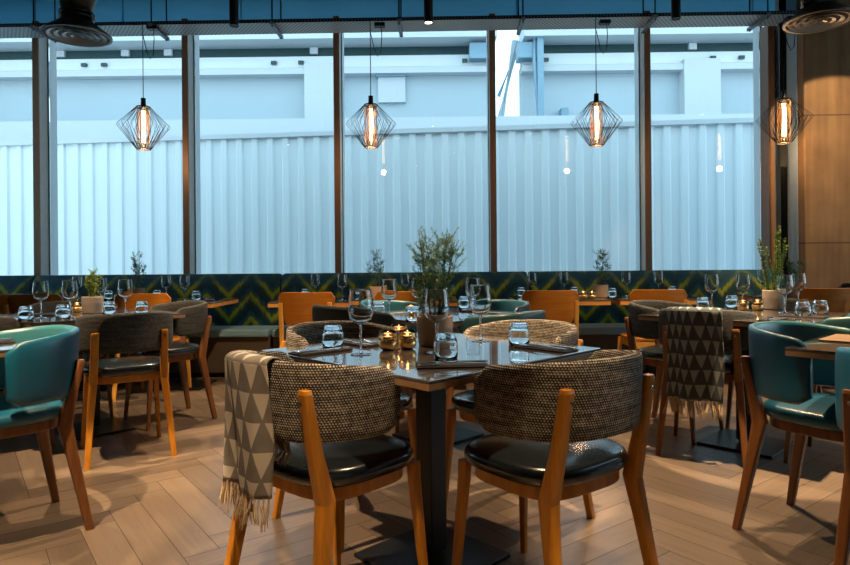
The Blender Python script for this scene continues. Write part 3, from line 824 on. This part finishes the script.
# ------------------------------------------------------------------ throws
def throw(name, chair, u0, u1, zout, zin, mat, label, seed, width=.34, amp=.010):
    rnd = random.Random(seed); ph = [rnd.random() * 6 for _ in range(4)]
    t = thing(name, chair.location, chair.rotation_euler.z, label, 'throw')
    nu, no, ni = 44, 30, 16
    top = .805
    def pt(w, s):
        """w 0..1 across, s: negative outside length below the rim, positive inside"""
        u = u0 + (u1 - u0) * w
        p = plan(u); tn = (plan(min(1, u + .02)) - plan(max(-1, u - .02))).normalized(); nn = Vector((tn.y, -tn.x, 0))
        e = abs(u); zt = top - .05 * e ** 2.2 + .008
        rr = .034
        if abs(s) < PI / 2 * rr:
            a = s / rr; off = -math.sin(a) * rr; z = zt - rr * .55 + rr * .55 * math.cos(a)
        else:
            d = abs(s) - PI / 2 * rr; off = -math.copysign(rr, s); z = zt - rr * .55 - d
        k = min(1, max(0, (abs(s) - .03) / .25))
        fold = math.sin(w * 15 + ph[0]) * .6 + math.sin(w * 27 + ph[1] + s * 3) * .4 + math.sin(w * 9 + s * 7 + ph[2]) * .4
        lean = -(z - .58) * .10 * max(0, 1 - e)
        q = p + nn * (off + (.5 + fold) * amp * (k + .15) * (1 if s < 0 else -1) * 1.3)
        q += tn * (math.sin(s * 9 + ph[3]) * .006 * k)
        q.z = z + .004 * math.sin(w * 11 + ph[1]) * k
        q.y += lean if z > .58 else 0
        return q
    Lo = (.805 - zout) + .02; Li = (.805 - zin) + .02
    ss = [-Lo + Lo * i / no for i in range(no)] + [Li * i / ni for i in range(ni + 1)]
    ss = sorted(set(ss + [-.05, -.035, -.02, .02, .035, .05]))
    bm = B(); rings = [[pt(j / nu, s) for j in range(nu + 1)] for s in ss]
    loft(bm, rings, False, False, uvs=lambda i, j: (j / nu * width + .5, ss[i] + 2.0))
    o = cl = obj('cloth', bm, M[mat], t, smooth=True)
    so = o.modifiers.new('thickness', 'SOLIDIFY'); so.thickness = .004; so.offset = 0
    bm = B()
    for end, n in ((-Lo, 38),) + (((Li, 30),) if zin > .51 else ()):
        for k in range(n):
            w = (k + .5) / n; p = pt(w, end); L_ = .062 + rnd.random() * .03
            if end > 0: L_ = .03
            dx, dy = rnd.uniform(-.022, .022), rnd.uniform(-.018, .012)
            for m_ in range(3):
                ex, ey = dx + rnd.uniform(-.008, .008), dy + rnd.uniform(-.008, .008)
                tube(bm, [p + Vector((0, 0, .004)), p + Vector((ex * .3 + .003 * math.sin(m_ * 2), ey * .4, -L_ * .35)), p + Vector((ex * .8, ey, -L_ * .7)), p + Vector((ex, ey * 1.2, -L_))], [.0022, .0024, .002, .0012], 5)
    obj('fringe', bm, M['fringe'], o)['kind'] = 'stuff'
    squash(t, .93)
throw('throw_blanket', cNL, -.66, .14, .42, .52, 'throw_light', 'grey throw with pale triangles and cream fringe, over the tweed chair', 3, .42, .012)
throw('throw_blanket', cTR, -.36, .22, .30, .54, 'throw_dark', 'charcoal throw with grey triangles and straw fringe, over the dark chair on the right', 8, .36, .004)

# ------------------------------------------------------------------ tableware
def make_wine():
    t = thing('wine_glass'); t['category'] = 'wine glass'
    bm = B(); lathe_closed(bm, [(0, .104), (.008, .104), (.020, .109), (0.0371, .122), (0.0441, .145), (0.0441, .162), (0.0414, .19), (0.0376, .217), (0.0372, .2205), (0.0366, .2225), (0.0361, .2225), (0.0358, .2205), (0.0361, .217), (0.0399, .19), (0.0423, .162), (0.0423, .146), (0.0354, .124), (.019, .1115), (0, .107)], 32)
    obj('bowl', bm, M['glass'], t, smooth=True)
    bm = B(); lathe_closed(bm, [(0, .006), (.006, .006), (.0042, .02), (.0036, .05), (.0042, .09), (.0075, .1035), (0, .1035)], 14); obj('stem', bm, M['glass'], t, smooth=True)
    bm = B(); lathe_closed(bm, [(0, .0005), (.035, .0005), (.0355, .0015), (.02, .0035), (.006, .0058), (0, .0058)], 28); obj('foot', bm, M['glass'], t, smooth=True)
    return t
def make_tumbler():
    bm = B()     # upside-down water glass: the thick base is on top
    lathe_closed(bm, [(0, .084), (.026, .084), (.030, .080), (.0375, .055), (.0395, .03), (.0385, .0), (.0365, .0), (.0372, .03), (.0350, .054), (.0285, .066), (.022, .0665), (0, .065)], 32)
    o = obj('tumbler', bm, M['glass'], smooth=True); o['category'] = 'tumbler'; return o
def make_votive():
    t = thing('votive_candle'); t['category'] = 'candle'
    bm = B(); lathe_closed(bm, [(0, 0), (.018, 0), (.028, .006), (.033, .022), (.030, .034), (.028, .034), (.030, .022), (.025, .009), (0, .006)], 28); obj('gold_cup', bm, M['brass'], t, smooth=True)
    bm = B(); lathe_closed(bm, [(0, .0345), (.029, .0345), (.034, .045), (.033, .058), (.0285, .068), (.0265, .068), (.031, .058), (.032, .045), (.027, .037), (0, .037)], 28); obj('glass_cup', bm, M['amber_glass'], t, smooth=True)
    bm = B(); lathe_closed(bm, [(0, .0375), (.016, .0375), (.016, .048), (0, .048)], 18); wx = obj('wax', bm, M['wax'], t)
    bm = B(); lathe_closed(bm, [(0, .0485), (.003, .052), (.0035, .056), (.001, .066), (0, .068)], 10); obj('flame', bm, M['flame'], wx, smooth=True)
    return t
wine, tumb, voti = Proto(make_wine), Proto(make_tumbler), Proto(make_votive)
TT = .7505
def wpx(px, py, lab, g): p = at(px, py, TT); wine(p, random.random() * 6, 'clear stemmed wine glass ' + lab, g)
def tpx(px, py, lab, g): p = at(px, py, TT); tumb(p, random.random() * 6, 'upturned clear tumbler ' + lab, g)
def vpx(px, py, lab, g): p = at(px, py, TT); voti(p, 0, 'gold votive candle holder ' + lab, g)
WG, TG, VG = 'wine glasses on ', 'upturned tumblers on ', 'votive candles on '
f = 'the front table'
wpx(361, 354.5, 'at the left of the front table, above the tweed chair', WG + f); wpx(480.5, 341, 'at the back right of the front table', WG + f); wpx(437, 352.5, 'in front of the rosemary pot', WG + f)
tpx(333, 348, 'on the left of the front table', TG + f); tpx(446, 359, 'nearest the corner of the front table, before the rosemary pot', TG + f); tpx(519, 345, 'on the right of the front table', TG + f)
vpx(388, 350, 'on the front table, furthest left', VG + f); vpx(407.5, 349, 'on the front table, touching the rosemary pot side', VG + f); vpx(399, 342, 'on the front table, behind the other two', VG + f)
f = 'the middle table'
wpx(389.5, 319, 'on the left of the middle table', WG + f); wpx(473, 316, 'on the right of the middle table', WG + f); wpx(419, 317, 'behind the rosemary, on the middle table', WG + f)
tpx(379, 316, 'on the left of the middle table', TG + f); tpx(413, 322, 'on the middle table beside the amber candle', TG + f)
tpx(464, 309, 'on the far right of the middle table', TG + f)
vpx(411, 316, 'on the middle table, glowing amber', VG + f)
f = 'the left table'
wpx(41, 318, 'nearest the left edge on the left table', WG + f); wpx(70, 317.5, 'left of the small green plant', WG + f); wpx(125.5, 314.5, 'right of the small green plant', WG + f); wpx(101, 307, 'just behind the small green plant', WG + f)
tpx(26, 321, 'nearest the left edge on the left table', TG + f); tpx(63, 319, 'left of the small green plant', TG + f); tpx(109, 315, 'close to the right of the small plant pot', TG + f); tpx(142, 315, 'at the right of the left table', TG + f)
vpx(77, 312, 'beside the small plant pot on the left table', VG + f)
f = 'the right table'
wpx(712, 309, 'furthest left on the right table', WG + f); wpx(743, 308, 'on the right table above the votives', WG + f); wpx(785, 313, 'just right of the tall plant pot', WG + f); wpx(799, 306.5, 'furthest right on the right table', WG + f)
tpx(703, 311, 'furthest left on the right table, above the charcoal throw', TG + f); tpx(732, 308.5, 'left of the votives on the right table', TG + f); tpx(803, 317, 'just right of the tall plant pot', TG + f); tpx(820.5, 315, 'furthest right on the right table', TG + f)
vpx(743, 310.5, 'on the right table, left of the pair', VG + f); vpx(757.5, 310, 'on the right table, right of the pair', VG + f)
f = 'the banquette tables'
for px, yy, lab in ((77, 5.45, 'on the banquette table behind the left table'), (166, 5.5, 'left of the pair behind the left plywood chair'), (184.5, 5.3, 'right of the pair behind the left plywood chair'), (315, 5.5, 'above the orange chair left of centre'), (342, 5.25, 'just right of the orange chair left of centre'),
                    (405, 5.5, 'left of the front rosemary, on the banquette table'), (532, 5.5, 'above the left corner of the orange chair right of centre'), (564, 5.5, 'above the middle of the orange chair right of centre'), (626, 5.5, 'right of the third small plant'), (658.5, 5.5, 'above the orange chair by the charcoal throw'), (762, 5.5, 'on the far right banquette table')):
    p = aty(px, yy, TT); wine(p, 0, 'small distant wine glass ' + lab, WG + f)
for px, yy, lab in ((108, 5.6, 'behind the left table plant'), (156.5, 5.62, 'next to the small blue-green plant on the left'), (196, 5.35, 'at the bare end of the left banquette table'), (305, 5.62, 'above the orange chair left of centre'), (354, 5.5, 'left of the second small plant'),
                    (521, 5.6, 'left of the orange chair right of centre'), (574, 5.6, 'left of the two glowing votives'), (612, 5.3, 'right of the third small plant'), (672, 5.6, 'above the orange chair by the charcoal throw'), (800, 5.6, 'before the concrete column')):
    p = aty(px, yy, TT); tumb(p, 0, 'small distant upturned tumbler ' + lab, TG + f)
for px, lab in ((118, 'left of the blue-green plant at the left'), (583, 'left of the pair beside the third small plant'), (591.5, 'right of the pair beside the third small plant')):
    p = aty(px, 5.25, TT); voti(p, 0, 'small glowing votive candle ' + lab, VG + f)

# cutlery and napkins
def make_fork():
    bm = B(); post(bm, [(0, 0, 0), (0, 0, 0)], [(0, 0)] * 2); bm.clear()
    def strip(pts):
        rings = [[Vector((-w / 2, y, z)), Vector((w / 2, y, z)), Vector((w / 2, y, z + .0016)), Vector((-w / 2, y, z + .0016))] for y, w, z in pts]
        loft(bm, rings)
    strip([(-.10, .010, .001), (-.09, .014, .001), (-.02, .007, .0045), (.02, .006, .007), (.035, .014, .005), (.05, .023, .002), (.058, .024, .001)])
    for k in range(4):
        x = -.0095 + k * .00633
        rings = [[Vector((x + q, y, z)) for q, z in ((-w, z0), (w, z0), (w, z0 + .0015), (-w, z0 + .0015))] for y, w, z0 in ((.057, .0022, .001), (.08, .0016, .0015), (.10, .0008, .005))]
        loft(bm, rings)
    o = obj('fork', bm, M['steel']); o['category'] = 'fork'; return o
def make_knife():
    t = thing('knife'); t['category'] = 'knife'
    bm = B(); loft(bm, [[Vector((-w / 2, y, 0.0005)), Vector((w / 2, y, 0.0005)), Vector((w / 2, y, h)), Vector((-w / 2, y, h))] for y, w, h in ((-.11, .012, .005), (-.10, .015, .006), (-.03, .013, .006), (-.01, .009, .005))]); obj('handle', bm, M['steel'], t, bevel=.001)
    bm = B(); loft(bm, [[Vector((a, y, .001)), Vector((b, y, .001)), Vector((b, y, .0025)), Vector((a, y, .0025))] for y, a, b in ((-.012, -.005, .005), (.0, -.005, .010), (.07, -.005, .011), (.10, -.005, .006), (.11, -.005, -.003))]); obj('blade', bm, M['steel'], t)
    return t
def make_napkin():
    bm = B(); box(bm, (0, 0, .003), (.085, .215, .0055)); box(bm, (.004, .002, .0072), (.075, .205, .0025))
    o = obj('napkin', bm, M['napkin'], bevel=.0015); o['category'] = 'napkin'; return o
fork, knife, napk = Proto(make_fork), Proto(make_knife), Proto(make_napkin)
def setting(x, y, rz, where):
    z = TT
    c, s = math.cos(rz), math.sin(rz)
    napk((x, y, z), rz, 'folded black napkin ' + where, 'black napkins')
    fork((x - .02 * c, y - .02 * s, z + .0090), rz + .03, 'steel fork on the black napkin ' + where, 'forks on napkins')
    knife((x + .018 * c, y + .018 * s, z + .0087), rz - .04, 'steel knife on the black napkin ' + where, 'knives on napkins')
def tset(tk, ang, d, where, side=0, turn=0):
    a = R(ang); t = T[tk]
    x = t.x + math.cos(a) * d - math.sin(a) * side; y = t.y + math.sin(a) * d + math.cos(a) * side
    setting(x, y, a + PI / 2 + turn, where)
tset('front', -135, .32, 'in front of the throw-draped chair', -.22, 0)
tset('front', -45, .31, 'in front of the bare-backed tweed chair', .27, .0)
tset('front', -45, .32, 'near the front corner of the front table', -.22, .9)
tset('front', 135, .30, 'at the far left side of the front table', .1)
tset('mid', 45, .3, 'beside the pale hollow teal chair', .0, .5)
tset('left', -45, .30, 'behind the woven chair with the orange post', .17, .0)
tset('left', -135, .28, 'at the left edge of the left table', -.06)
tset('right', -45, .30, 'at the near right side of the right table', .0, .0)
tset('right', -135, .30, 'at the near corner of the right table', .24, .0)
tset('left_front', 45, .33, 'at the corner of the left edge table', -.17, .0)
tset('right_front', -135, .31, 'beside the wooden placemat', -.20)
for k, wh in (('b2', 'at the bare end of the left banquette table'), ('b5', 'on the banquette table right of the teal chairs')):
    setting(BT[k].x + (.24 if k == 'b2' else -.22), BY - .05, R(20), wh)
bm = B(); box(bm, (0, 0, .003), (.40, .30, .006)); o = obj('placemat', bm, M['mat'], loc=(T['right_front'].x - .14, T['right_front'].y + .14, TT), rot=(0, 0, R(-45)), bevel=.002)
tag(o, 'wooden slatted placemat on the table at the right edge', 'placemat')

# ------------------------------------------------------------------ plants
def sprig(bm, base, d, L, n, nl, nw, rnd, curl=.3, droop=0):
    """one shoot with needle leaves; returns its points"""
    pts = []; p = Vector(base); d = d.normalized(); up = Vector((0, 0, 1))
    steps = 7
    for i in range(steps + 1):
        pts.append(p.copy()); d = (d + up * curl / steps + Vector((rnd.uniform(-.08, .08), rnd.uniform(-.08, .08), 0))).normalized(); p = p + d * L / steps
    for k in range(n):
        t = (k + rnd.random()) / n; i = min(int(t * steps), steps - 1); q = pts[i].lerp(pts[i + 1], t * steps - i)
        ax = (pts[i + 1] - pts[i]).normalized(); x, y = frame_at(ax)
        a = rnd.random() * 2 * PI; side = (x * math.cos(a) + y * math.sin(a)); dd = (side * .85 + ax * rnd.uniform(.3, .9)).normalized()
        l = nl * rnd.uniform(.7, 1.15) * (1 - .35 * t); w = side.cross(ax).normalized() * nw
        tip = q + dd * l; midp = q + dd * l * .5
        v = [bm.verts.new(q), bm.verts.new(midp + w), bm.verts.new(tip), bm.verts.new(midp - w)]
        bm.faces.new(v)
    return pts
def potted(name, px, py, Y, pot, h, label, style, seed, pr=.06, ph=.10, group=None, spread=.5, ns=12, dens=70, leaf=.02, leafw=.0014, loc=None):
    rnd = random.Random(seed)
    p = loc or (at(px, py, TT) if Y is None else aty(px, Y, TT))
    t = thing(name, p, 0, label, 'potted plant', group)
    bm = B(); lathe_closed(bm, [(0, 0), (pr * .86, 0), (pr * .90, .004), (pr, ph * .6), (pr, ph - .003), (pr - .003, ph), (pr - .007, ph), (pr - .009, ph - .015), (0, ph - .015)], 36); obj('pot', bm, M[pot], t, smooth='x' == 'y')
    bm = B(); lathe_closed(bm, [(0, ph - .0145), (pr - .010, ph - .0145), (pr - .012, ph - .008), (0, ph - .004)], 20); obj('soil', bm, M['soil'], t)
    bl, bs = B(), B(); z0 = ph - .01
    for k in range(ns):
        a = rnd.random() * 2 * PI; r = rnd.random() ** .6
        b = Vector((math.cos(a) * r * pr * .6, math.sin(a) * r * pr * .6, z0))
        L_ = (h - ph) * (1 - .55 * r * rnd.uniform(.5, 1.1)) * (1 if k else 1.0)
        d = Vector((math.cos(a) * r * spread, math.sin(a) * r * spread, 1))
        pts = sprig(bl, b, d, L_, dens, leaf, leafw, rnd, .25)
        tube(bs, pts, [.0022 * (1 - .7 * i / 7) for i in range(len(pts))], 5)
        if style == 'bush':
            for m_ in range(7):
                i = rnd.randint(2, 6); a2 = rnd.random() * 2 * PI
                d2 = Vector((math.cos(a2), math.sin(a2), .35))
                l2 = L_ * rnd.uniform(.13, .26)
                pt2 = sprig(bl, pts[i], d2, l2, int(dens * .34), leaf, leafw, rnd, .9)
                tube(bs, pt2, [.0013 * (1 - .7 * q / 7) for q in range(len(pt2))], 4)
    return t, bl, bs
def finish(t, bl, bs, m): obj('foliage', bl, M[m], t); obj('stems', bs, M['stem'], t)
t, a, b = potted('potted_rosemary', 428, 349, None, 'clay', .52, 'large bushy rosemary in a beige clay pot on the front table', 'bush', 11, .068, .112, None, .26, 20, 95, .021, .0014, loc=Vector((at(435, 345, TT).x, at(435, 345, TT).y, TT))); finish(t, a, b, 'rosemary')
G = 'small potted plants on the other tables'
t, a, b = potted('potted_herb', 92.5, 313, None, 'pot_grey', .31, 'small bright green herb in a beige pot on the left table', 'bush', 4, .064, .108, G, .22, 8, 50, .02, .0028); finish(t, a, b, 'green')
t, a, b = potted('potted_herb', 774.5, 309, None, 'pot_grey', .60, 'tall green herb in a beige pot on the right table', 'x', 6, .068, .12, G, .10, 9, 150, .024, .0062); finish(t, a, b, 'green')
for px, s, hh, m, lab in ((137, 21, .47, 'rosemary', 'dark bushy herb in a small pot on the left banquette table'), (377, 22, .49, 'rosemary', 'dark herb in a small clay pot, left of the front rosemary'), (600, 23, .53, 'rosemary', 'dark herb in a small clay pot beside the glowing votives'), (797, 24, .40, 'rosemary', 'dark herb before the pale blue panel, behind the right table')):
    t, a, b = potted('potted_herb', px, 0, 5.42, 'clay', hh, lab, 'bush', s, .066, .11, G, .30, 6, 32, .024, .0042); finish(t, a, b, m)

# ------------------------------------------------------------------ light, colour, render
w = bpy.data.worlds.new('overcast'); scn.world = w; w.use_nodes = True
nt = w.node_tree; nt.nodes.clear()
ow = nt.nodes.new('ShaderNodeOutputWorld'); bg = nt.nodes.new('ShaderNodeBackground')
tc = nt.nodes.new('ShaderNodeTexCoord'); sp = nt.nodes.new('ShaderNodeSeparateXYZ'); cr = nt.nodes.new('ShaderNodeValToRGB')
nt.links.new(tc.outputs['Generated'], sp.inputs[0]); nt.links.new(sp.outputs[2], cr.inputs[0])
cr.color_ramp.elements[0].position = 0; cr.color_ramp.elements[0].color = (.70, .87, .92, 1)
cr.color_ramp.elements[1].position = .7; cr.color_ramp.elements[1].color = (.50, .77, .90, 1)
nt.links.new(cr.outputs[0], bg.inputs[0]); bg.inputs[1].default_value = 2.9
nt.links.new(bg.outputs[0], ow.inputs[0])
vs_ = scn.view_settings
vs_.view_transform = 'Standard'; vs_.look = 'None'; vs_.gamma = 1; vs_.exposure = 0.0; vs_.use_curve_mapping = False
scn.display_settings.display_device = 'sRGB'
cy = scn.cycles
cy.use_denoising = True
try: cy.denoiser = 'OPENIMAGEDENOISE'
except Exception: pass
cy.max_bounces = 12; cy.diffuse_bounces = 5; cy.glossy_bounces = 5; cy.transmission_bounces = 10; cy.transparent_max_bounces = 12
cy.sample_clamp_indirect = 6; cy.caustics_reflective = False; cy.caustics_refractive = False
